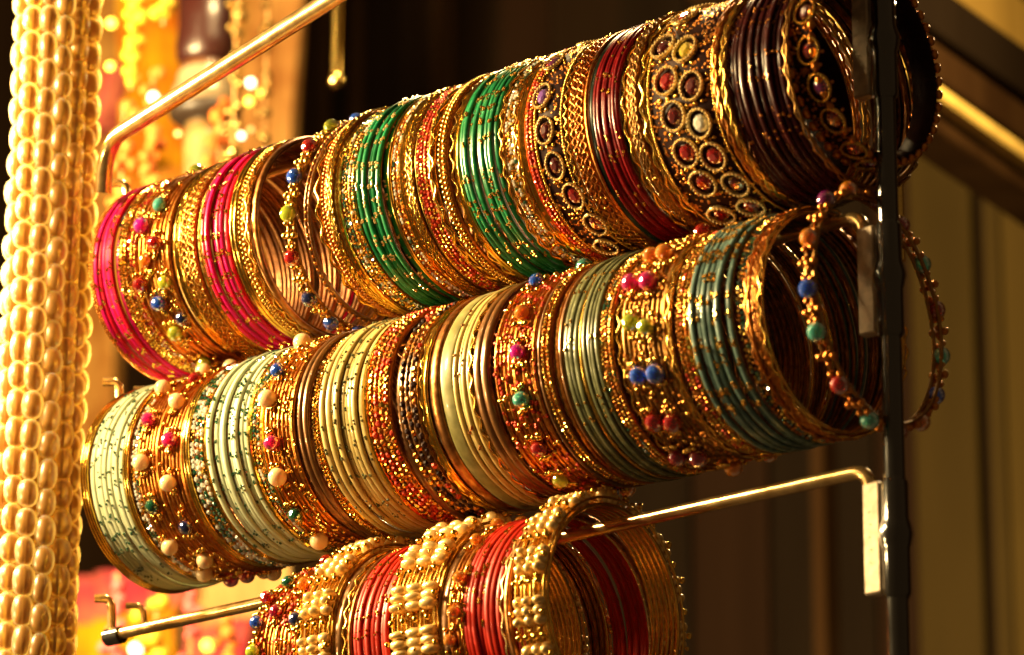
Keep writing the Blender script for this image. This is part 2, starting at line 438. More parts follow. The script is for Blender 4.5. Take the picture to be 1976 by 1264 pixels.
def set_gem(o, x, th, R, ra, rt, m, bezel=None, h=None, notch=True):
    th = np.array([th]); P = rpt(x, R, th); Fr = frame(th)
    if bezel:
        g = Geo(); n = 22; a = np.linspace(0, 2*np.pi, n, endpoint=False)
        pr = [(1.31, 0), (1.32, .30), (1.23, .42), (1.13, .32), (1.12, 0)]
        V = np.array([[(ra*q*math.cos(t), rt*q*math.sin(t), z*min(ra, rt)) for q, z in pr] for t in a])
        V = V.reshape(-1, 3) @ Fr[0].T + P[0]
        g.add(V, grid_tris(n, len(pr), True, True))
        if notch:
            b = np.stack([1.22*ra*np.cos(a), 1.22*rt*np.sin(a), np.full(n, .40*min(ra, rt))], -1) @ Fr[0].T + P[0]
            g.scatter(ICO[0], b, min(ra, rt)*.16, smooth=False)
        g.build('setting', bezel, o)
    q = .78 if bezel else 1.
    g = Geo()
    if bezel: g.scatter(GEM, P, np.array([[ra*q, rt*q, h]]), Fr, False)
    else: g.scatter(ICO[2], P+Fr[0][:, 2]*ra*.3, np.array([[ra*.95, rt*.95, ra*.9]]), Fr, False)
    g.build('gemstone', m, o)
def set_ball(o, x, th, R, r, m, name='pearl', squash=1.0):
    th = np.array([th])
    Geo().scatter(ICO[3], rpt(x, R, th), np.array([[r, r*squash, r]]), frame(th)).build(name, m, o)
def gold_clusters(o, items, m, R):
    """items: (axial, theta, ball radius)"""
    if not items: return
    A = np.array(items); t = A[:, 1]
    Geo().scatter(ICO[2], rpt(0, R, t)+np.stack([A[:, 0], 0*t, 0*t], -1), A[:, 2], frame(t)).build('gold_beads', m, o, 'stuff')

def gem_bangle(row, x0, x1, gems, lab, band=RGOLD, R=R0, gr=.0025, bands=2, clus=4, extra=True, name='gem_bangle', crust=None, pr=.0026, bead=YGOLD, clus_r=.00078):
    """gems: (px, py, colour) as they sit on the near side; colour 'pearl' makes a pearl"""
    s0, s1 = along(row, x0), along(row, x1); sc = (s0+s1)/2; w = s1-s0
    o = thing(name, lab, 'bangle', (0, 0, 0)); jig(o, sc, row, tilt=.4)
    g = Geo()
    for b in range(bands):
        x = 0 if bands == 1 else (b/(bands-1)-.5)*w*.84
        g.ring(R-.0004, [(a+x, q) for a, q in round_prof(.0007, .0007, 8)], 112)
    hoops(g, R-.0011, w*.80, .0008)
    g.build('band', band, o); lining(o, R-.0021, w)
    spots = []
    for (x, y, c) in gems:
        s, th = locate(row, x, y, sc, R); spots.append((max(-w*.45, min(w*.45, s-sc)), th, c))
    if extra:
        cols = [c for _, _, c in gems]; t0 = max(q[1] for q in spots)+.3; t1 = min(q[1] for q in spots)-.3+2*math.pi
        n = max(3, int((t1-t0)/.34))
        for i in range(n): spots.append((rnd.uniform(-.28, .28)*w, t0+(t1-t0)*(i+.5)/n, cols[i % len(cols)]))
    items = []
    for (x, th, c) in spots:
        if c == 'pearl': set_ball(o, x, th, R+.0005, pr, PEARL)
        else: set_gem(o, x, th, R-.0002, gr*rnd.uniform(.9, 1.08), gr*rnd.uniform(.9, 1.1), G[c], h=gr*.95)
        for side in (-1, 1):
            for _ in range(clus):
                items.append((x+rnd.uniform(-.0024, .0024), th+side*(gr+.0009)/R+rnd.gauss(0, .012), clus_r*rnd.uniform(.8, 1.2)))
    n = int(90*w/.009)
    for _ in range(n):
        x, th = rnd.uniform(-.46, .46)*w, rnd.uniform(0, 6.283)
        if all(abs(x-a)/gr > 1.25 or abs(((th-b+math.pi) % 6.283)-math.pi)*R/gr > 1.2 for a, b, _ in spots):
            items.append((x, th, rnd.uniform(.0004, .00082)))
    gold_clusters(o, items, bead, R-.0001)
    if crust:
        k = int(260*w/.009); t = nrs.uniform(0, 2*np.pi, k)
        Geo().scatter(STONE, rpt(nrs.uniform(-.46, .46, k)*w, R-.0006, t), nrs.uniform(.4, .75, k)*.001, frame(t), False).build('cut_stones', crust, o, 'stuff')
    return o

def medallion_bangle(row, x0, x1, meds, lab, R=R0, edge=.0004, ra=.0026, rt=.0033, bez=PALEGOLD, band=DARKBAND, dot=GOLD, rim=GOLD, per=2, cols=('ruby',)):
    dz = R0-R; s0, s1 = along(row, x0, R, dz), along(row, x1, R, dz); sc = (s0+s1)/2; w = s1-s0
    o = thing('medallion_bangle', lab, 'bangle'); jig(o, sc, row, tilt=.3, dz=dz)
    Geo().ring(R-.0008, bang_prof(w*.97, .0012), 128).build('band', band, o)
    spots = []
    for (x, y, c) in meds:
        s, th = locate(row, x, y, sc, R); spots.append((max(-w*.42, min(w*.42, s-sc)), th, c))
    t0 = max(q[1] for q in spots); t1 = min(q[1] for q in spots)+2*math.pi
    xs = sorted({round(q[0], 3) for q in spots}); lanes = [0.] if per == 1 else [-w*.22, w*.22]
    n = int((t1-t0)/(2.9*rt/R))
    for i in range(1, n):
        for l in lanes: spots.append((l, t0+(t1-t0)*i/n, cols[i % len(cols)]))
    items = []
    for (x, th, c) in spots:
        set_gem(o, x, th, R-.0007, ra, rt, G[c], bezel=bez, h=ra*.75)
        for d in (-1, 1):
            items.append((x+d*ra*.9, th+(rt*1.45)/R, .0006)); items.append((x+d*ra*1.5, th+rnd.gauss(0, .03), .0005))
        items.append((x, th+rt*1.5/R, .0006))
    for _ in range(int(150*w/.012)):
        x, th = rnd.uniform(-.47, .47)*w, rnd.uniform(0, 6.283)
        if all(abs(x-a)/ra > 1.35 or abs(((th-b+math.pi) % 6.283)-math.pi)*R/rt > 1.35 for a, b, _ in spots):
            items.append((x, th, rnd.uniform(.00022, .00042)))
    gold_clusters(o, items, dot, R-.0006)
    k = int(1100*w/.012); x = nrs.uniform(-.46, .46, k)*w; t = nrs.uniform(0, 6.283, k)
    far = np.all([(np.abs(x-a) > ra*1.4) | (np.abs((t-b+math.pi) % 6.283-math.pi)*R > rt*1.4) for a, b, _ in spots], axis=0)
    Geo().scatter(STONE, rpt(0, R-.0008, t[far])+np.stack([x[far], 0*x[far], 0*x[far]], -1), nrs.uniform(.3, .62, int(far.sum()))*.001, frame(t[far]), False).build('cut_stones', RGOLD, o, 'stuff')
    g = Geo(); k = 210 if edge < .0006 else 46; t = np.arange(k)*2*np.pi/k
    for e in (-1, 1): g.scatter(ICO[1], rpt(e*w*.475, R-.0004, t), np.array([[edge, .0006 if edge < .0006 else edge*1.3, edge]]).repeat(k, 0), frame(t))
    g.build('rope_edge', rim, o, 'stuff')
    return o

def loose_gem_ring(row, px_left, tilt_y, tilt_z, gems, lab, R=R0, gr=.0026, dz=0., bead=GOLD, band=DARKGOLD):
    s = along(row, px_left)
    o = thing('gem_bangle', lab, 'bangle', (s, 0, ROWZ[row]+dz))
    o.rotation_euler = (0, math.radians(tilt_y), math.radians(tilt_z))
    M = np.array(o.rotation_euler.to_matrix())
    g = Geo()
    for e in (-1, 1): g.ring(R-.0007, [(a+e*.0012, q) for a, q in round_prof(.0006, .0006, 8)], 112)
    g.build('band', band, o)
    spots = [(0, theta_at(row, s, y-dz*0, R, M), c) for y, c in gems]
    t0 = max(q[1] for q in spots); t1 = min(q[1] for q in spots)+2*math.pi; n = int((t1-t0)/.36)
    cs = [c for _, c in gems]
    for i in range(1, n): spots.append((0, t0+(t1-t0)*i/n, cs[i % len(cs)]))
    items = []
    ts = sorted(q[1] % (2*math.pi) for q in spots)
    for x, th, c in spots: set_gem(o, 0, th, R-.0003, gr, gr*1.05, G[c], h=gr)
    for a, b in zip(ts, ts[1:]+[ts[0]+2*math.pi]):
        m = (a+b)/2; k = 3
        for j in range(-1, 2): items.append((j*.0019, m+rnd.gauss(0, .012), .0011))
        for q in (a+.09, b-.09):
            for d in (-1, 1): items.append((d*.0011+rnd.gauss(0, .0002), q+rnd.gauss(0, .008), .0009))
        for q in (m-.045, m+.045): items.append((rnd.gauss(0, .0005), q, .0008))
    gold_clusters(o, items, bead, R-.0002)
    return o
def loose_ring(row, px, tilt_y, tilt_z, m, lab, w=.0034, R=R0-.0004):
    o = hoops(Geo(), R, w, .0010, pitch=.0017).build('plain_bangle', m)
    Geo().scatter(ICO[1], rpt(0, R, np.arange(90)*.0698), .0006, frame(np.arange(90)*.0698)).build('bead_trim', RGOLD, o, 'stuff')
    o.location = (along(row, px), 0, ROWZ[row]+.0003); o.rotation_euler = (0, math.radians(tilt_y), math.radians(tilt_z))
    return tag(o, lab, 'bangle')

def block_bangle(row, x0, x1, lab, R=R0+.0016, nb=15, ph=0., turn=0.):
    """chunky bangle: blocks of knobbly pale stone in gold claws with bead bars between"""
    s0, s1 = along(row, x0), along(row, x1); w = s1-s0
    o = thing('block_bangle', lab, 'bangle'); jig(o, (s0+s1)/2, row, tilt=.5, dz=.0022); o.rotation_euler[2] += math.radians(turn)
    g = Geo()
    hoops(g, R-.0034, w*.9, .0012)
    for e in (-1, -.33, .33, 1): g.ring(R-.0016, [(a+e*w*.42, q) for a, q in round_prof(.0005, .0005, 6)], 112)
    g.build('band', GOLD, o)
    items = []; pitch = 2*math.pi/nb; L = pitch*R*.56; nc = 3 if w > .009 else 2
    for i in range(nb):
        th = ph+i*pitch+rnd.gauss(0, .012); q = Geo()
        for a in range(nc):
            for b in range(3):
                t = np.array([th+(b-1)*L/3/R])
                q.scatter(ICO[2], rpt((a-(nc-1)/2)*w*.9/nc, R-.0016, t), np.array([[w*.47/nc, L*.21*rnd.uniform(.85, 1.1), rnd.uniform(.0018, .0030)]]), frame(t+rnd.gauss(0, .03)))
        q.build('stone', CREAMSTONE, o)
        for j in range(4): items.append(((j-1.5)*w*.24, th+pitch/2, .00095*rnd.uniform(.85, 1.1)))
        for j in range(3): items.append(((j-1)*w*.30+rnd.gauss(0, .0003), th+pitch/2-.045, .0006))
        for j in range(4): items.append((rnd.uniform(-.45, .45)*w, th+rnd.uniform(-.3, .3)*pitch, .0006))
        items.append((w*.47, th+rnd.gauss(0, .03), .0009)); items.append((-w*.47, th+rnd.gauss(0, .03), .0008))
    gold_clusters(o, items, YGOLD, R-.0001)
    return o
GM = YGOLD
GR1 = 'thin bangles stacked on the top rod'; GR2 = 'thin bangles stacked on the middle rod'; GR3 = 'thin bangles stacked on the bottom rod'

# ---- top row, left to right
beaded_ring(1, 172, 180, RGOLD, 'rust gold beaded bangle at far left end of top row')
plain_stack(1, 181, 224, 7, MAGENTA, 'magenta bangles at far left, top row', GR1, YGOLD, alt_m=ROSE, fl_th=[.4, .8, 1.15, 1.5, 1.85, 2.2, 2.6, 3.0, 4, 5])
glitter_ring(1, 226, 244, RGOLD, [YGOLD, YGOLD, RGOLD], 'gold glitter bangle right of first magenta stack, top row')
glitter_ring(1, 245, 263, RGOLD, [YGOLD, GOLD, G['red'], GOLD], 'gold and red speckled glitter bangle before the first jewelled bangle')
gem_bangle(1, 264, 328, [(322, 345, 'lime'), (312, 395, 'teal'), (278, 436, 'magenta'), (303, 468, 'red'), (285, 502, 'orange'), (322, 543, 'lime'), (311, 583, 'blue'), (356, 612, 'navy'), (343, 640, 'lime'), (275, 548, 'red')],
           'wide bangle of many coloured gems between two magenta stacks, top row', bands=3)
smooth_ring(1, 330, 344, YGOLD, 'smooth yellow gold bangle just right of coloured gem bangle, top row')
filigree_ring(1, 345, 373, RGOLD, GOLD, 'rust bangle with gold dots left of second magenta stack', dots=YGOLD)
smooth_ring(1, 375, 385, GOLD, 'narrow gold bangle touching left side of second magenta stack', prof='round')
plain_stack(1, 386, 440, 9, MAGENTA, 'magenta bangles in second magenta stack, top row', GR1, YGOLD, alt_m=ROSE, fl_th=[.5, 1.0, 1.3, 1.7, 2.1, 2.4, 2.9, 4, 5])
smooth_ring(1, 441, 455, YGOLD, 'bright yellow gold bangle touching right side of second magenta stack')
beaded_ring(1, 456, 470, RGOLD, 'gold beaded bangle right of second magenta stack', GOLD)
wavy_ring(1, 471, 480, GOLD, 'fine wavy gold bangle near the gap in top row')
smooth_ring(1, 481, 492, COPPER, 'copper bangle at the edge of the gap in top row')
loose_gem_ring(1, 552, 9, 3, [(285, 'red'), (342, 'blue'), (413, 'lime'), (497, 'red'), (575, 'navy')],
               'leaning jewelled bangle hanging in the gap of top row', band=DARKGOLD)
loose_ring(1, 588, 7, 1, BROWNBAND, 'leaning brown bangle inside the gap, right of leaning jewelled bangle', .0026)
wavy_ring(1, 604, 617, YGOLD, 'bright wavy gold bangle right of the gap, top row', waves=26)
beaded_ring(1, 618, 630, RGOLD, 'rust beaded bangle second after the gap, top row')
filigree_ring(1, 631, 643, RGOLD, YGOLD, 'lacy gold bangle third after the gap, top row')
smooth_ring(1, 644, 656, YGOLD, 'smooth gold bangle left of first green stack', prof='round')
glitter_ring(1, 657, 683, RGOLD, [YGOLD, GOLD, G['green'], YGOLD, G['white']], 'gold and green glitter bangle touching left side of first green stack')
plain_stack(1, 684, 742, 8, GREEN, 'green bangles in first green stack, top row', GR1, PALEGOLD, fl_th=[.5, .9, 1.25, 1.5, 1.8, 2.2, 2.6, 4, 5])
smooth_ring(1, 743, 750, YGOLD, 'thin gold bangle touching right side of first green stack', prof='round')
glitter_ring(1, 751, 768, RGOLD, [G['green'], G['white'], GOLD, RGOLD], 'green and clear stone bangle right of first green stack')
smooth_ring(1, 769, 780, YGOLD, 'shining yellow gold bangle midway between the green stacks')
filigree_ring(1, 781, 796, COPPER, YGOLD, 'copper bangle with gold lacework midway between the green stacks')
glitter_ring(1, 797, 826, REDBAND, [REDBAND, GOLD, REDBAND, RGOLD], 'wide rust red bangle with gold marks between the green stacks', rim=GOLD)
wavy_ring(1, 827, 841, YGOLD, 'wavy gold bangle right of the rust red band', waves=28)
beaded_ring(1, 842, 858, RGOLD, 'rust gold beaded bangle left of second green stack', GOLD)
wavy_ring(1, 859, 871, GOLD, 'wavy darker gold bangle left of second green stack', waves=30)
smooth_ring(1, 872, 883, YGOLD, 'yellow gold bangle touching left side of second green stack', prof='round')
plain_stack(1, 884, 958, 9, GREEN, 'green bangles in second green stack, top row', GR1, GOLD, fl_th=[.4, .7, 1.1, 1.4, 1.9, 2.2, 2.6, 4, 5])
wavy_ring(1, 959, 969, GOLD, 'wavy gold bangle touching right side of second green stack')
glitter_ring(1, 970, 990, RGOLD, [G['green'], G['white'], YGOLD, RGOLD], 'green and white stone bangle right of second green stack')
wavy_ring(1, 991, 1000, YGOLD, 'wavy gold bangle beyond the green and white stones')
smooth_ring(1, 1001, 1013, YGOLD, 'bright gold bangle left of single medallion bangle', prof='round')
glitter_ring(1, 1014, 1029, REDBAND, [RGOLD, REDBAND, GOLD], 'rust red glitter bangle touching left side of single medallion bangle')
medallion_bangle(1, 1030, 1084, [(1073, 70, 'magenta'), (1055, 122, 'purple'), (1047, 183, 'violet'), (1052, 250, 'ruby'), (1072, 318, 'ruby'), (1108, 378, 'red'), (1150, 432, 'red')],
                 'dark bangle with one line of gold ringed ruby medallions, top row', per=1, ra=.0025, rt=.0032)
wavy_ring(1, 1085, 1094, GOLD, 'gold rope bangle right of single medallion bangle', waves=60)
filigree_ring(1, 1095, 1124, RGOLD, RGOLD, 'rust filigree bangle left of maroon stack, top row', dots=GOLD)
smooth_ring(1, 1125, 1131, RGOLD, 'thin rust gold bangle beside black bangle, top row', prof='round')
plain_stack(1, 1132, 1143, 1, BLACKG, 'single blackish green bangle left of maroon stack, top row', GR1, None)
plain_stack(1, 1144, 1194, 7, MAROON, 'dark red bangles in maroon stack, top row', GR1, GOLD, fl_th=[.5, .9, 1.3, 1.9, 2.4, 4, 5], fk=2)
wavy_ring(1, 1195, 1206, YGOLD, 'wavy gold bangle touching right side of maroon stack', waves=26)
filigree_ring(1, 1207, 1226, RGOLD, DARKGOLD, 'narrow rust band between two wavy gold bangles, top row', dots=GOLD)
wavy_ring(1, 1227, 1240, YGOLD, 'wavy gold bangle left of double medallion bangle', waves=26)
medallion_bangle(1, 1243, 1372, [(1272, 34, 'white'), (1320, 28, 'red'), (1278, 85, 'ruby'), (1320, 90, 'yellow'), (1283, 152, 'red'), (1332, 162, 'ruby'), (1298, 220, 'ruby'), (1348, 233, 'white'), (1322, 290, 'red'), (1375, 297, 'red'), (1355, 348, 'red'), (1418, 350, 'ruby')],
                 'widest dark bangle with paired ruby medallions in gold rings', ra=.0031, rt=.0033, cols=('ruby', 'red'))
wavy_ring(1, 1373, 1386, RGOLD, 'twisted gold chain bangle right of double medallion bangle', waves=22, wires=2)
wavy_ring(1, 1387, 1401, GOLD, 'twisted gold chain bangle left of dark maroon stack', waves=20, wires=2)
plain_stack(1, 1403, 1506, 10, DMAROON, 'blackish maroon bangles near right end, top row', GR1, RGOLD, fl_th=[.6, 1.1, 1.6, 2.1, 4, 5], fk=2)
wavy_ring(1, 1507, 1516, DARKGOLD, 'dim wavy gold bangle beside last medallion bangle, top row')
medallion_bangle(1, 1518, 1566, [(1555, 45, 'ruby'), (1562, 120, 'ruby'), (1585, 192, 'purple'), (1610, 255, 'red'), (1650, 312, 'red')],
                 'dark medallion bangle at right end of top row by the post', per=1, R=.0288, edge=.0012, ra=.0027, rt=.0031, bez=GOLD, dot=RGOLD, rim=RGOLD, cols=('ruby', 'purple'))

# ---- middle row
smooth_ring(2, 156, 171, YGOLD, 'large gold bangle at far left end of middle row', R=R0+.0006)
plain_stack(2, 172, 237, 8, CREAM, 'cream bangles at far left, middle row', GR2, G['green'], fl_th=[.5, .9, 1.2, 1.5, 1.8, 2.1, 2.3, 2.7, 4, 5], fk=3)
smooth_ring(2, 238, 247, YGOLD, 'yellow gold bangle right of first cream stack', prof='round')
glitter_ring(2, 248, 261, RGOLD, [G['green'], G['white'], YGOLD], 'green and clear glitter bangle right of first cream stack')
gem_bangle(2, 262, 304, [(310, 753, 'pearl'), (290, 811, 'pink'), (275, 892, 'pearl'), (297, 976, 'green'), (330, 1054, 'pearl')], 'pearl and pink gem bangle, first of the pearl bangles from left', name='pearl_bangle', bead=GOLD)
gem_bangle(2, 305, 349, [(375, 730, 'red'), (341, 773, 'pearl'), (328, 847, 'pink'), (325, 928, 'pearl'), (359, 1012, 'navy'), (395, 1076, 'pearl')], 'pearl bangle with pink and navy gems, second from left', name='pearl_bangle', bead=GOLD)
smooth_ring(2, 350, 361, YGOLD, 'yellow gold bangle between pearls and white glitter, middle row', prof='round')
glitter_ring(2, 362, 389, RGOLD, [G['white'], G['green'], G['white'], YGOLD], 'sparkling white and green stone bangle left of second cream stack', size=.0009)
smooth_ring(2, 390, 401, YGOLD, 'yellow gold bangle touching left side of second cream stack', prof='round')
plain_stack(2, 402, 476, 9, CREAM, 'cream bangles in second cream stack, middle row', GR2, G['green'], fl_th=[.5, .9, 1.2, 1.45, 1.8, 2.1, 2.6, 4, 5], fk=3)
smooth_ring(2, 477, 485, YGOLD, 'yellow gold bangle touching right side of second cream stack', prof='round')
glitter_ring(2, 486, 501, RGOLD, [G['green'], GOLD, G['green'], G['white']], 'dark green glitter bangle right of second cream stack')
smooth_ring(2, 502, 509, GOLD, 'thin gold bangle left of third pearl bangle', prof='round')
gem_bangle(2, 510, 568, [(574, 669, 'pearl'), (541, 717, 'blue'), (522, 773, 'pearl'), (531, 855, 'pink'), (542, 921, 'pearl'), (576, 992, 'green'), (607, 1045, 'pearl')], 'wide pearl bangle with blue and pink gems, third from left', name='pearl_bangle', crust=GOLD, pr=.0028)
smooth_ring(2, 570, 592, BROWNBAND, 'plain brown bangle right of third pearl bangle')
glitter_ring(2, 593, 606, RGOLD, [YGOLD, GOLD, RGOLD], 'gold glitter bangle left of tan stack')
smooth_ring(2, 607, 616, YGOLD, 'yellow gold bangle touching left side of tan stack', prof='round')
plain_stack(2, 617, 697, 9, TAN, 'tan bangles in tan stack, middle row', GR2, OLIVED, fl_th=[.5, .9, 1.2, 1.45, 1.8, 2.1, 2.6, 4, 5], fk=2)
smooth_ring(2, 698, 705, YGOLD, 'thin gold bangle touching right side of tan stack', prof='round')
gem_bangle(2, 706, 748, [], 'bangle crusted with gold and rust beads right of tan stack', name='beaded_bangle', extra=False, crust=REDBAND, bead=YGOLD) if False else \
    glitter_ring(2, 706, 748, RGOLD, [YGOLD, RGOLD, REDBAND, GOLD], 'gold and rust crusted bangle right of tan stack', size=.0010)
smooth_ring(2, 750, 764, BROWNBAND, 'plain brown bangle between two gold crusted bangles')
glitter_ring(2, 765, 802, BROWNBAND, [GOLD, RGOLD, DARKBAND, REDBAND], 'dark rust crusted bangle left of olive bangles', size=.0010, dens=.8)
wavy_ring(2, 803, 812, YGOLD, 'wavy yellow gold bangle left of olive bangles, middle row')
smooth_ring(2, 813, 826, YGOLD, 'bright gold bangle left of olive bangles, middle row', prof='round')
smooth_ring(2, 827, 846, COPPER, 'copper bangle touching the broad olive bangle')
plain_stack(2, 847, 872, 1, OLIVE, 'single broad olive bangle in the middle of middle row', GR2, None)
plain_stack(2, 874, 904, 4, TAN, 'olive tan bangles beside broad olive bangle', GR2, COPPER, fl_th=[.9, 1.4, 2.1, 4], fk=2)
wavy_ring(2, 905, 915, GOLD, 'wavy gold bangle beside wide brown bangle, middle row')
smooth_ring(2, 917, 948, BROWNBAND, 'wide plain brown bangle left of gem crusted bangle')
gem_bangle(2, 950, 1036, [(1040, 545, 'blue'), (1013, 605, 'orange'), (1005, 680, 'magenta'), (1012, 770, 'teal'), (1045, 865, 'red'), (1085, 925, 'lime')],
           'wide bead crusted bangle with orange, magenta and teal gems', bands=3, gr=.0025, crust=REDBAND, clus=6, clus_r=.0009)
smooth_ring(2, 1037, 1044, BROWNBAND, 'thin brown bangle right of gem crusted bangle', prof='round')
glitter_ring(2, 1045, 1065, RGOLD, [YGOLD, GOLD, YGOLD, RGOLD], 'bright gold crusted bangle left of dark olive bangles')
smooth_ring(2, 1066, 1074, RGOLD, 'rust gold bangle left of dark olive bangles', prof='round')
smooth_ring(2, 1075, 1084, BROWNBAND, 'brown bangle touching dark olive bangles', prof='round')
plain_stack(2, 1085, 1114, 3, OLIVED, 'dark olive bangles near gold crusted bangle', GR2, GOLD, fl_th=[.9, 1.4, 2.1, 4], fk=2)
smooth_ring(2, 1115, 1120, GOLD, 'thin gold wire bangle between the dark olive bangles', prof='round')
plain_stack(2, 1121, 1152, 4, OLIVED, 'dark olive bangles near twin gem bangle', GR2, GOLD, fl_th=[.9, 1.4, 2.1, 4], fk=2)
glitter_ring(2, 1154, 1178, RGOLD, [GOLD, RGOLD, YGOLD, G['green']], 'gold glitter bangle left of twin gem bangle')
wavy_ring(2, 1179, 1191, GOLD, 'wavy gold bangle touching left side of twin gem bangle', waves=30)
gem_bangle(2, 1192, 1284, [(1258, 497, 'orange'), (1284, 492, 'orange'), (1218, 548, 'pink'), (1252, 545, 'pink'), (1220, 625, 'lime'), (1248, 632, 'lime'), (1233, 725, 'blue'), (1267, 722, 'blue'), (1262, 815, 'red'), (1298, 815, 'red'), (1305, 880, 'crimson'), (1345, 880, 'crimson')],
           'wide dark bangle with paired pink, lime and blue gems', bands=2, gr=.0028, band=DARKGOLD, bead=GOLD, crust=RGOLD)
wavy_ring(2, 1285, 1296, GOLD, 'wavy gold bangle touching right side of twin gem bangle', waves=28)
glitter_ring(2, 1297, 1321, RGOLD, [GOLD, RGOLD, YGOLD, REDBAND], 'rust and gold glitter bangle left of teal stack')
wavy_ring(2, 1322, 1331, GOLD, 'wavy gold bangle touching left side of teal stack', waves=30)
plain_stack(2, 1332, 1409, 8, TEAL, 'grey teal bangles near right end, middle row', GR2, GOLD, fl_th=[.5, .85, 1.12, 1.5, 1.9, 2.3, 4, 5], fk=7)
glitter_ring(2, 1410, 1433, DARKBAND, [RGOLD, GOLD, G['green'], RGOLD], 'dark gold and green glitter bangle right of teal stack', dens=.8)
wavy_ring(2, 1434, 1444, RGOLD, 'wavy rust gold bangle right of teal stack', waves=30)
filigree_ring(2, 1445, 1457, COPPER, RGOLD, 'copper filigree bangle at edge of middle row opening')
wavy_ring(2, 1458, 1468, GOLD, 'wavy gold bangle rimming the right opening of middle row', waves=32)
loose_gem_ring(2, 1545, -3, 5, [(388, 'purple'), (460, 'orange'), (558, 'blue'), (640, 'teal'), (740, 'red'), (808, 'teal'), (846, 'crimson')],
               'loose jewelled bangle hanging alone at right end of middle row', R=R0+.0006, gr=.0027, band=DARKGOLD, bead=RGOLD)


# ---- bottom row
gem_bangle(3, 484, 574, [(590, 1112, 'orange'), (560, 1110, 'green'), (537, 1165, 'crimson'), (493, 1187, 'blue'), (575, 1180, 'navy'), (492, 1242, 'lime'), (520, 1140, 'red')],
           'small coloured gem bangle at left end of bottom row', gr=.0023, bands=3, crust=REDBAND, clus=4, band=RGOLD)
block_bangle(3, 576, 640, 'leftmost chunky cream stone bangle in bottom row')
smooth_ring(3, 642, 656, BROWNBAND, 'dark brown bangle right of leftmost chunky bangle')
wavy_ring(3, 657, 668, GOLD, 'thin wavy gold bangle left of first red stack, bottom row')
smooth_ring(3, 669, 676, COPPER, 'copper bangle touching left side of first red stack', prof='round')
plain_stack(3, 677, 746, 8, RED, 'red bangles in first red stack, bottom row', GR3, GOLD, fl_th=[.5, .8, 1.1, 1.4, 4, 5], fk=2)
block_bangle(3, 750, 846, 'middle chunky cream stone bangle between two red stacks', ph=.12)
smooth_ring(3, 848, 864, BROWNBAND, 'dark brown bangle right of middle chunky bangle')
gem_bangle(3, 865, 884, [(892, 1100, 'orange'), (880, 1165, 'orange'), (872, 1220, 'orange')], 'narrow bangle with peach stones left of second red stack', gr=.0021, bands=2, clus=2)
wavy_ring(3, 885, 890, YGOLD, 'thin gold wire bangle touching second red stack', waves=40)
plain_stack(3, 891, 962, 8, RED, 'red bangles in second red stack, bottom row', GR3, YGOLD, fl_th=[.5, .72, .98, 1.22, 1.5, 4, 5], fk=5)
wavy_ring(3, 963, 972, PALEGOLD, 'pale wavy gold bangle right of second red stack', waves=30)
smooth_ring(3, 973, 982, COPPER, 'copper bangle touching rightmost chunky bangle', prof='round')
block_bangle(3, 984, 1044, 'rightmost chunky cream stone bangle at open end of bottom row', ph=.05, turn=3.5)

# ------------------------------------------------------------------ display stand
CHROME = mat('black_gloss', (.010, .009, .008), 0, .16, coat=1., spec=.8, scale=120, bump=.02)
BRASSROD = mat('brass_rod', (.82, .58, .25), .9, .2, scale=200, bump=.1, base2=(.60, .38, .14), coat=.2)
STEEL = mat('plated_steel', (.66, .52, .36), .15, .4, scale=350, bump=.25, var=.35)
PX = .2824
def fillet(P, r, n=8):
    P = [np.array(p, float) for p in P]; out = [P[0]]
    for a, b, c in zip(P, P[1:], P[2:]):
        u = (a-b)/np.linalg.norm(a-b); v = (c-b)/np.linalg.norm(c-b)
        p0, p2 = b+u*r, b+v*r
        for k in range(n+1):
            t = k/n; out.append((1-t)**2*p0+2*t*(1-t)*b+t*t*p2)
    out.append(P[-1])
    Q = [out[0]]
    for p in out[1:]:
        if np.linalg.norm(p-Q[-1]) > 1e-5: Q.append(p)
    # keep straight runs well sampled
    R = [Q[0]]
    for a, b in zip(Q, Q[1:]):
        k = max(1, int(np.linalg.norm(b-a)/.01))
        for i in range(1, k+1): R.append(a+(b-a)*i/k)
    return R
stand = thing('display_stand', 'metal bangle stand with dark upright post and brass rods', 'display stand', (PX, 0, 1.0))
def spart(g, name, m):
    o = g.build(name, m); o.parent = stand; o.location = (-PX, 0, -1.0); return o
spart(Geo().tube([(PX, 0, z) for z in np.linspace(.99, 1.62, 30)], .0029, 24), 'post', CHROME)
XS = .2757
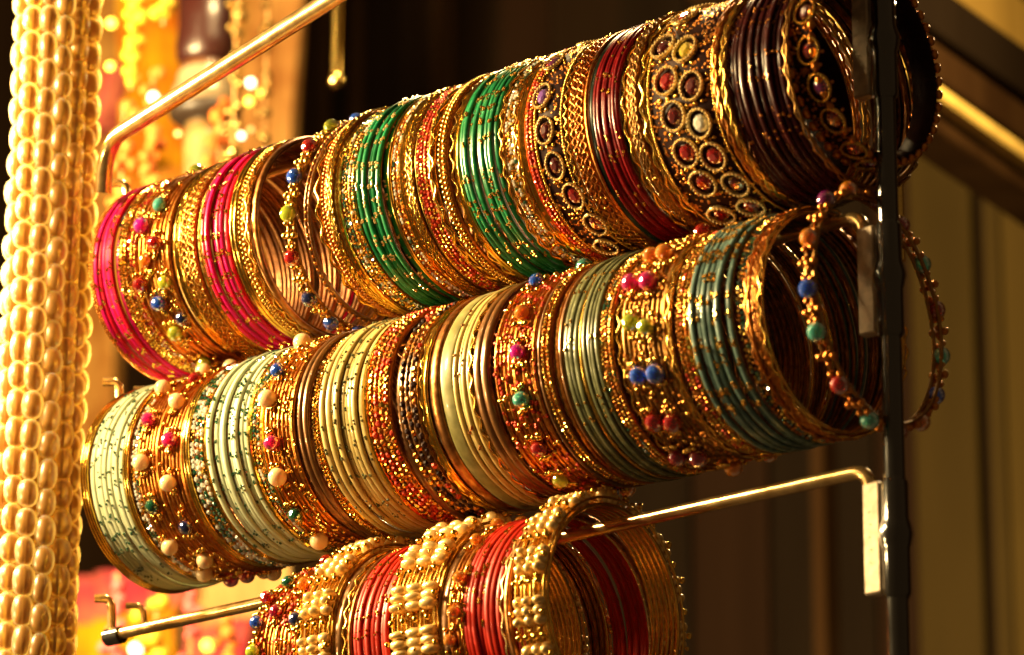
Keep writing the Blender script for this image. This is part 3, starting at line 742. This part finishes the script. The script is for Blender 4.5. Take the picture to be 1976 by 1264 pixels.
for r in (1, 2, 3):
    zr = RODZ[r]
    x0 = -.0215
    spart(Geo().tube(fillet([(x0, 0, zr), (XS-.0012, 0, zr), (XS-.0012, 0, zr-.020)], .006), .0019, 16), 'rod', BRASSROD)
    zt = zr-.0040
    g = Geo().box((XS-.0027, -.0020, zt-.030), (XS+.0029, .0020, zt), None, .0005)
    for k in range(5): g.scatter(ICO[1], [(XS-.0006+.0004*(k % 2), -.0020, zt-.008-.0034*k)], .00022)
    spart(g, 'sleeve', STEEL)
    g = Geo()
    prof = [(.0030, -.001), (.0037, 0), (.0037, .012), (.0041, .0135), (.0046, .016), (.0041, .0185), (.0036, .020), (.0036, .030), (.0030, .031)]
    a = np.linspace(0, 2*np.pi, 24, endpoint=False)
    V = np.array([[(PX+q*math.cos(t), q*math.sin(t), zt-.031+z) for t in a] for q, z in prof])
    g.add(V, grid_tris(len(prof), 24, False, True)); spart(g, 'collar', CHROME)
    # bent wire bracket and end cap at the rod's left end
    e = np.array((x0, 0, zr))
    q = lambda dx, dz, dy=0: e+_rt*dx/6150.+np.array((0, dy, -dz/6150.))
    spart(Geo().tube(fillet([q(-40, -72), q(-8, -72), q(-5, -4)], .003), .0014, 12), 'bracket', BRASSROD)
    spart(Geo().tube(fillet([q(2, -62, .004), q(34, -62, .004), q(40, -14, .004)], .0025), .0010, 12), 'bracket', BRASSROD)
    spart(Geo().tube([e+np.array((-.003, 0, -.0004)), e+np.array((.0035, 0, -.0004))], .0028, 16), 'end_cap', CHROME)
zl = at(214, 288, 1.215)[2]
a = at(199, 372, 1.212); b = at(203, 275, 1.212); c = at_z(640, -2, b[2])
c2 = b+(c-b)*1.25
spart(Geo().tube(fillet([a, b, c2], .012), .0027, 20), 'rod', BRASSROD)

# ------------------------------------------------------------------ bead strands hanging at the left
AMBER = mat('amber_bead', (.52, .31, .075), 0, .3, coat=1., sss=.0, var=.3, scale=160, spec=.4)
def rim_glow(m):
    # amber bead: dark middle and bright rim painted by view angle, imitating glow
    nt = m.node_tree; b = nt.nodes['Principled BSDF']; out = nt.nodes['Material Output']; N = nt.nodes.new; L = nt.links.new
    b.inputs['Coat IOR'].default_value = 2.1; b.inputs['Coat Roughness'].default_value = .34; b.inputs['Coat Tint'].default_value = (1, .86, .6, 1)
    p = N('ShaderNodeBsdfPrincipled'); p.inputs['Base Color'].default_value = (1, .88, .55, 1); p.inputs['Roughness'].default_value = .25
    p.inputs['Subsurface Weight'].default_value = 1; p.inputs['Subsurface Radius'].default_value = (1, .7, .35); p.inputs['Subsurface Scale'].default_value = .02
    t = N('ShaderNodeBsdfTranslucent'); t.inputs['Color'].default_value = (1, .90, .52, 1)
    c = N('ShaderNodeBsdfTransparent'); c.inputs[0].default_value = (1, .90, .58, 1)
    m1, m2, m3 = N('ShaderNodeMixShader'), N('ShaderNodeMixShader'), N('ShaderNodeMixShader')
    m1.inputs[0].default_value = .5; L(p.outputs[0], m1.inputs[1]); L(t.outputs[0], m1.inputs[2])
    lw = N('ShaderNodeLayerWeight'); lw.inputs['Blend'].default_value = .5
    mr = N('ShaderNodeMapRange'); mr.inputs['From Min'].default_value = .22; mr.inputs['From Max'].default_value = .52; mr.interpolation_type = 'SMOOTHSTEP'
    L(lw.outputs['Facing'], mr.inputs['Value']); L(mr.outputs[0], m2.inputs[0]); L(b.outputs[0], m2.inputs[1]); L(m1.outputs[0], m2.inputs[2])
    m3.inputs[0].default_value = .42; L(m2.outputs[0], m3.inputs[1]); L(c.outputs[0], m3.inputs[2]); L(m3.outputs[0], out.inputs['Surface'])
rim_glow(AMBER)
THREAD = mat('thread', (.45, .25, .08), 0, .8)
prof = [(.05, -.98), (.42, -.93), (.72, -.76), (.92, -.45), (1.0, 0), (.92, .45), (.72, .76), (.42, .93), (.05, .98)]
bead_me = Geo().lathe([(r*.0034, z*.0050) for r, z in prof], 16).mesh('bead', AMBER)
bc = at(82, 700, 1.207); BR = .0113
WORD = ['leftmost', 'second', 'third', 'fourth', 'fifth', 'sixth', 'seventh', 'rightmost']
view = math.atan2(CAM[1]-bc[1], CAM[0]-bc[0])
def strand(ang, rad, lab, i, group):
    x, y = bc[0]+rad*math.cos(ang), bc[1]+rad*math.sin(ang)
    o = thing('bead_strand', lab, 'bead strand', (x, y, 1.16), group)
    Geo().tube([(0, 0, z) for z in np.linspace(-.03, .345, 14)], .0004, 6).build('thread', THREAD, o)
    z = -.028+rnd.uniform(0, .008); lx = rnd.uniform(-.3, .3)
    while z < .335:
        b = link('bead', bead_me, o)
        k = rnd.uniform(.92, 1.06)
        b.location = (.0004*math.sin(z*30+i)+rnd.gauss(0, .00012), .0004*math.cos(z*23+i*2), z)
        b.scale = (k*rnd.uniform(.9, 1.08), k*rnd.uniform(.95, 1.05), rnd.uniform(.9, 1.08)); b.rotation_euler = (rnd.gauss(0, .05), rnd.gauss(0, .05), rnd.uniform(0, 6))
        z += .0092*rnd.uniform(.96, 1.04)
for i in range(8):
    a = view-math.radians(94-188*i/7)
    strand(a, BR*(1+rnd.uniform(-.03, .03)), f'{WORD[i]}{"" if i in (0, 7) else " from left"} strand of oval amber beads in the front of the hanging bundle', i, 'amber bead strands')
for i in range(4):
    strand(view-math.radians(70-140*i/3), BR*.58, f'inner amber bead strand glimpsed behind the {("leftmost", "third", "fifth", "seventh")[i]} front strand', 20+i, 'inner amber bead strands')

# ------------------------------------------------------------------ background
def wood(name, c, c2, rough=.6, scale=30):
    m = mat(name, c, 0, rough, base2=c2, scale=scale, bump=.1, spec=.04)
    nt = m.node_tree; nz = [n for n in nt.nodes if n.type == 'TEX_NOISE'][0]
    mp = nt.nodes.new('ShaderNodeMapping'); mp.inputs['Scale'].default_value = (1, 1, .08)
    src = nz.inputs['Vector'].links[0].from_socket
    nt.links.new(src, mp.inputs['Vector']); nt.links.new(mp.outputs[0], nz.inputs['Vector'])
    return m
WDARK = wood('dark_wood', (.012, .0065, .003), (.009, .0045, .002))
WBLACK = wood('black_wood', (.010, .006, .003), (.007, .004, .002))
WBROWN = wood('brown_wood', (.034, .016, .005), (.02, .009, .003))
WRED = wood('red_brown_wood', (.014, .0065, .003), (.010, .0045, .002))
WOLIVE = wood('olive_wood', (.036, .023, .006), (.028, .018, .0045))
WGOLD = wood('golden_wood', (.052, .033, .008), (.042, .027, .006))
YB = .92
wl = Geo().box((-3.2, 1.20, .2), (1.6, 1.26, 3.2)).build('wall', wood('dim_wall', (.03, .016, .007), (.02, .01, .004))); wl['kind'] = 'structure'
cab = thing('cabinet', 'dark wooden cabinet of upright boards behind the bangle rows', 'cabinet', (.0, YB, 1.0))
def board(x0, x1, m, name='board', dep=0.0, ytop=-160, ybot=1400):
    pa, pb = at_y(x0, 632, YB), at_y(x1, 632, YB)
    zt, zb = at_y((x0+x1)/2, ytop, YB)[2], at_y((x0+x1)/2, ybot, YB)[2]
    o = Geo().box((pa[0]+.0006, YB-dep, zb), (pb[0]-.0006, YB+.02, zt), None, .001).build(name, m, cab)
    o.location = (0, -YB, -1.0)
for q in ((556, 584, WBROWN, 'board', .004), (584, 604, WDARK, 'board', 0), (604, 618, WBROWN, 'board', .003), (618, 668, WBLACK, 'board', -.004), (668, 690, WBROWN, 'board', .003),
          (690, 770, WDARK, 'board', 0), (770, 830, WDARK, 'board', .001), (830, 872, WBROWN, 'board', .003), (872, 960, WDARK, 'board', 0), (960, 1060, WRED, 'board', .001),
          (1060, 1200, WDARK, 'board', .0), (1200, 1330, WBLACK, 'board', .002), (1330, 1475, WRED, 'board', 0), (1475, 1580, WBLACK, 'board', -.002), (1580, 1607, WBROWN, 'trim_strip', .012),
          (1607, 1680, WBLACK, 'board', .001), (1680, 1760, WRED, 'board', 0), (1760, 1884, WOLIVE, 'panel', .002), (1884, 1904, WDARK, 'groove', -.003), (1904, 1938, WOLIVE, 'panel', .002), (1938, 2200, WGOLD, 'panel', .002)):
    board(*q)
# slanting rails of the stall roof, upper right, running front to back
fr = thing('stall_frame', 'stall roof rails slanting down at the upper right', 'frame', (0, 0, 1.0))
def rail(y1860, hpx, m, name, dep, d=1.72, slope=.70, thick=.02):
    c = at(1860, y1860, d); e = at_z(2060, y1860+200*slope, c[2]); s = at_z(1700, y1860-160*slope, c[2])
    D = (e-s); D = D/np.linalg.norm(D); N = np.cross((0, 0, 1), D)
    if N @ (CAM-c) < 0: N = -N
    h = hpx/F_PX*d*1.04; L = np.linalg.norm(e-s)
    M = np.eye(4); M[:3, 0] = D; M[:3, 1] = N; M[:3, 2] = (0, 0, 1); M[:3, 3] = s
    o = Geo().box((-.15, -thick, -h/2), (L+.12, dep, h/2), M, .0012).build(name, m, fr); o.location = (0, 0, -1.0)
TRIM = mat('brass_trim', (.85, .58, .14), 0, .25, coat=1., scale=60, bump=.05)
rail(-40, 125, wood('fascia_wood', (.22, .135, .03), (.14, .085, .018)), 'fascia_board', -.004)
rail(72, 98, WBLACK, 'beam', .006)
rail(160, 76, WBROWN, 'rail', .003)
rail(212, 26, WOLIVE, 'rail', .001)
rail(242, 26, TRIM, 'trim_strip', .010)
rail(276, 40, WBROWN, 'rail', .002)
# two slim brass rods hanging behind
BR2 = mat('bright_brass', (.95, .66, .18), 1, .2)
def pin(x, y0, y1, d, r, lab, flip=False):
    p, q = at(x, y0, d), at(x, y1, d); q = np.array((p[0], p[1], at(x, y1, d)[2]))
    n = 14; P = [p+(q-p)*i/n for i in range(n+1)]
    g = Geo().tube(P, r, 14)
    e = q if not flip else p
    g.scatter(ICO[2], [e], r*1.45)
    tag(g.build('brass_pin', BR2), lab, 'pin')
pin(655, -120, 188, 1.52, .0022, 'slim brass pin hanging behind the top row near the gap')
pin(1731, 345, 520, 1.20, .0021, 'slim brass pin behind the upright post at right', True)

def cloth_m(name, c, c2, scale=34): return mat(name, c, 0, .75, base2=c2, scale=scale, bump=.2, spec=.1)
CL = dict(yellow=cloth_m('yellow_cloth', (.50, .28, .005), (.40, .11, .005)), orange=cloth_m('orange_cloth', (.46, .15, .014), (.50, .24, .03)),
          pink=cloth_m('pink_cloth', (.38, .035, .06), (.42, .13, .08)), peach=cloth_m('peach_cloth', (.36, .19, .055), (.20, .07, .014)),
          pale=cloth_m('pale_gold_cloth', (.36, .20, .05), (.20, .08, .014)), tan=cloth_m('tan_cloth', (.55, .36, .14), (.42, .26, .10)))
def cloth(x0, x1, y0, y1, Y, m, lab, folds=5, amp=.006):
    a, b = at_y(x0, (y0+y1)/2, Y), at_y(x1, (y0+y1)/2, Y)
    zt, zb = at_y((x0+x1)/2, y0, Y)[2], at_y((x0+x1)/2, y1, Y)[2]
    nx, nz = 60, 24; V = []; wd = b[0]-a[0]; ph = rnd.uniform(0, 6)
    for sgn in (0, 1):
        G_ = np.zeros((nz, nx, 3))
        for j in range(nz):
            v = j/(nz-1)
            for i in range(nx):
                u = i/(nx-1)
                f = amp*(math.sin(u*folds*6.283+ph+.5*math.sin(v*3))+.35*math.sin(u*folds*14.1+v*2+ph))*(.5+.5*(1-v))
                G_[j, i] = (a[0]+u*wd+.004*math.sin(v*5+ph), Y+f+sgn*.0009, zb+(zt-zb)*v+.004*math.sin(u*9+ph)*(1-v))
        V.append(G_.reshape(-1, 3))
    g = Geo(); n = nx*nz; F = grid_tris(nz, nx, False, False)
    E = []
    loop = [i for i in range(nx)]+[j*nx+nx-1 for j in range(1, nz)]+[(nz-1)*nx+i for i in range(nx-2, -1, -1)]+[j*nx for j in range(nz-2, 0, -1)]
    for p, q in zip(loop, loop[1:]+loop[:1]): E += [(p, q, q+n), (p, q+n, p+n)]
    g.add(np.concatenate(V), np.concatenate([F, F[:, ::-1]+n, np.array(E)]))
    tag(g.build('hanging_cloth', m), lab, 'cloth', 'cloths hanging behind the bead strands')
cloth(120, 252, -140, 900, .665, CL['pale'], 'pale gold cloth hanging furthest left behind the beads')
cloth(232, 335, -140, 330, .640, CL['yellow'], 'bright yellow cloth at the top left background')
cloth(196, 226, 130, 245, .630, CL['pink'], 'narrow pink strip of cloth beside the bead strands')
cloth(228, 372, 60, 640, .655, CL['orange'], 'orange cloth below the yellow cloth, upper left background')
cloth(360, 500, -140, 700, .675, CL['pale'], 'pale cloth behind the turned post, upper left')
cloth(480, 574, -140, 640, .650, CL['peach'], 'peach cloth beside the dark cabinet, upper left background')
cloth(120, 350, 1095, 1215, .645, CL['pink'], 'pink cloth under left end of the middle row')
cloth(110, 330, 1190, 1420, .625, CL['yellow'], 'yellow cloth at the lower left behind the bottom rod', 4)
cloth(325, 560, 1040, 1230, .665, CL['tan'], 'tan cloth behind left end of the bottom rod')
cloth(350, 470, 1205, 1420, .640, CL['pink'], 'rose cloth beneath the bottom rod', 4)
cloth(440, 640, 1180, 1420, .655, CL['peach'], 'peach cloth behind the small coloured gem bangle')
# turned post with a red top
tp = at(383, 632, 1.66)
post = thing('turned_post', 'post with dark red top and dull metal collar, upper left', 'post', (tp[0], tp[1], 1.0))
def zz(y): return at(383, y, 1.66)[2]-1.0
k = 1.66/F_PX
def lat(prof, name, m): Geo().lathe([(r*k, zz(y)) for r, y in prof], 36).build(name, m, post)
lat([(0, 66), (52, 64), (60, 50), (62, 20), (58, -20), (60, -120), (0, -121)], 'red_top', mat('dark_red_lacquer', (.022, .004, .003), 0, .35, coat=.15, scale=40))
lat([(0, 101), (46, 100), (48, 84), (52, 68), (0, 67)], 'neck', mat('brown_lacquer', (.08, .03, .010), 0, .4, coat=.3, scale=40))
lat([(0, 158), (66, 158), (68, 140), (63, 118), (58, 112), (58, 106), (55, 86), (48, 76), (0, 75)], 'collar', mat('dull_nickel', (.42, .32, .19), .5, .3, scale=40))
lat([(0, 196), (56, 192), (70, 180), (74, 168), (66, 159), (0, 158.5)], 'dark_ring', mat('black_rubber', (.02, .011, .006), 0, .45, scale=40))
lat([(0, 640), (38, 640), (38, 300), (40, 230), (38, 197), (0, 196.5)], 'shaft', mat('pale_shaft', (.28, .16, .05), 0, .4, base2=(.12, .08, .03), scale=60))
# strings of paper flowers hanging among the cloths
FLW = [mat('marigold_orange', (.55, .13, .008), 0, .7, scale=300), mat('marigold_yellow', (.62, .34, .008), 0, .7, scale=300), mat('rose_petal', (.62, .08, .08), 0, .7, scale=300), mat('tinsel', (.9, .62, .2), 1, .25)]
def garland(x, y0, y1, d, m, lab, r=.0032, dens=.8):
    p = at(x, (y0+y1)/2, d); zt, zb = at(x, y0, d)[2], at(x, y1, d)[2]
    o = thing('garland', lab, 'garland', (p[0], p[1], zb), 'garlands hanging behind the bead strands')
    Geo().tube([(0, 0, (zt-zb)*t/10) for t in range(11)], .0006, 6).build('string', THREAD, o)
    k = int((zt-zb)/(1.7*r)*dens); P = []
    for i in range(k):
        for q in range(3): P.append((rnd.gauss(0, r*.55), rnd.gauss(0, r*.55), (zt-zb)*(i+rnd.random())/k))
    Geo().scatter(ICO[1], P, nrs.uniform(.5, 1.05, len(P))*r, smooth=False).build('flowers', m, o, 'stuff')
for q in ((258, -140, 190, 1.62, FLW[1], 'yellow flower garland at far upper left'), (292, 120, 380, 1.64, FLW[0], 'orange flower garland below the yellow cloth'),
          (318, -140, 60, 1.60, FLW[1], 'short yellow garland beside the red topped post'), (236, 190, 420, 1.60, FLW[0], 'orange garland right of the pink strip'),
          (455, -140, 330, 1.63, FLW[3], 'tinsel string right of the post', .0028, .5), (515, -140, 300, 1.66, FLW[3], 'tinsel string in front of the peach cloth', .0026, .4),
          (425, 180, 340, 1.64, FLW[0], 'short orange garland above second magenta stack', .004, .8), (224, 1100, 1300, 1.62, FLW[2], 'rose garland at the lower left'),
          (300, 1150, 1330, 1.60, FLW[1], 'yellow garland under the bottom rod', .005), (368, 1140, 1330, 1.63, FLW[2], 'rose garland under the middle row'), (445, 1195, 1330, 1.62, FLW[0], 'orange garland left of the small gem bangle')):
    garland(*q)
# small lit bulbs, out of focus
def bulb(x, y, d, r, c, e, lab):
    g = Geo().scatter(ICO[2], [(0, 0, 0)], r)
    o = g.build('fairy_light', mat(f'bulb_{c}_{e}', dict(w=(1, .9, .7), y=(1, .8, .1), o=(1, .6, .2))[c], emit=(dict(w=(1, .85, .6), y=(1, .72, .08), o=(1, .5, .15))[c], e)))
    o.location = at(x, y, d); tag(o, lab, 'light', 'fairy lights behind the stand')
for q in ((296, 188, 1.62, .0022, 'w', 4, 'white light beside the turned post, upper left'), (484, 160, 1.66, .0020, 'w', 4, 'upper white light right of the turned post'),
          (481, 196, 1.66, .0019, 'y', 3, 'yellow light right of the turned post'), (505, 180, 1.68, .0017, 'y', 3, 'faint yellow light furthest right of the turned post'),
          (466, 262, 1.66, .0015, 'w', 4, 'small white light above the second magenta stack'), (215, 45, 1.64, .0022, 'y', 3, 'yellow light near the top of the bead strands'),
          (213, 128, 1.64, .0019, 'y', 3, 'yellow light above the pink strip'), (344, 258, 1.64, .0012, 'o', 2.5, 'amber light left of the post shaft'),
          (484, 250, 1.68, .0011, 'o', 2.5, 'amber light low beside the peach cloth'),
          
          (262, 1253, 1.66, .0028, 'w', 4, 'white light at the bottom left edge'), (401, 1246, 1.66, .0028, 'y', 3, 'round yellow light beneath the bottom rod')):
    bulb(*q)
dup = {k: v for k, v in LABELS.items() if len(v) > 1}
if dup: print('SHARED LABELS', dup)
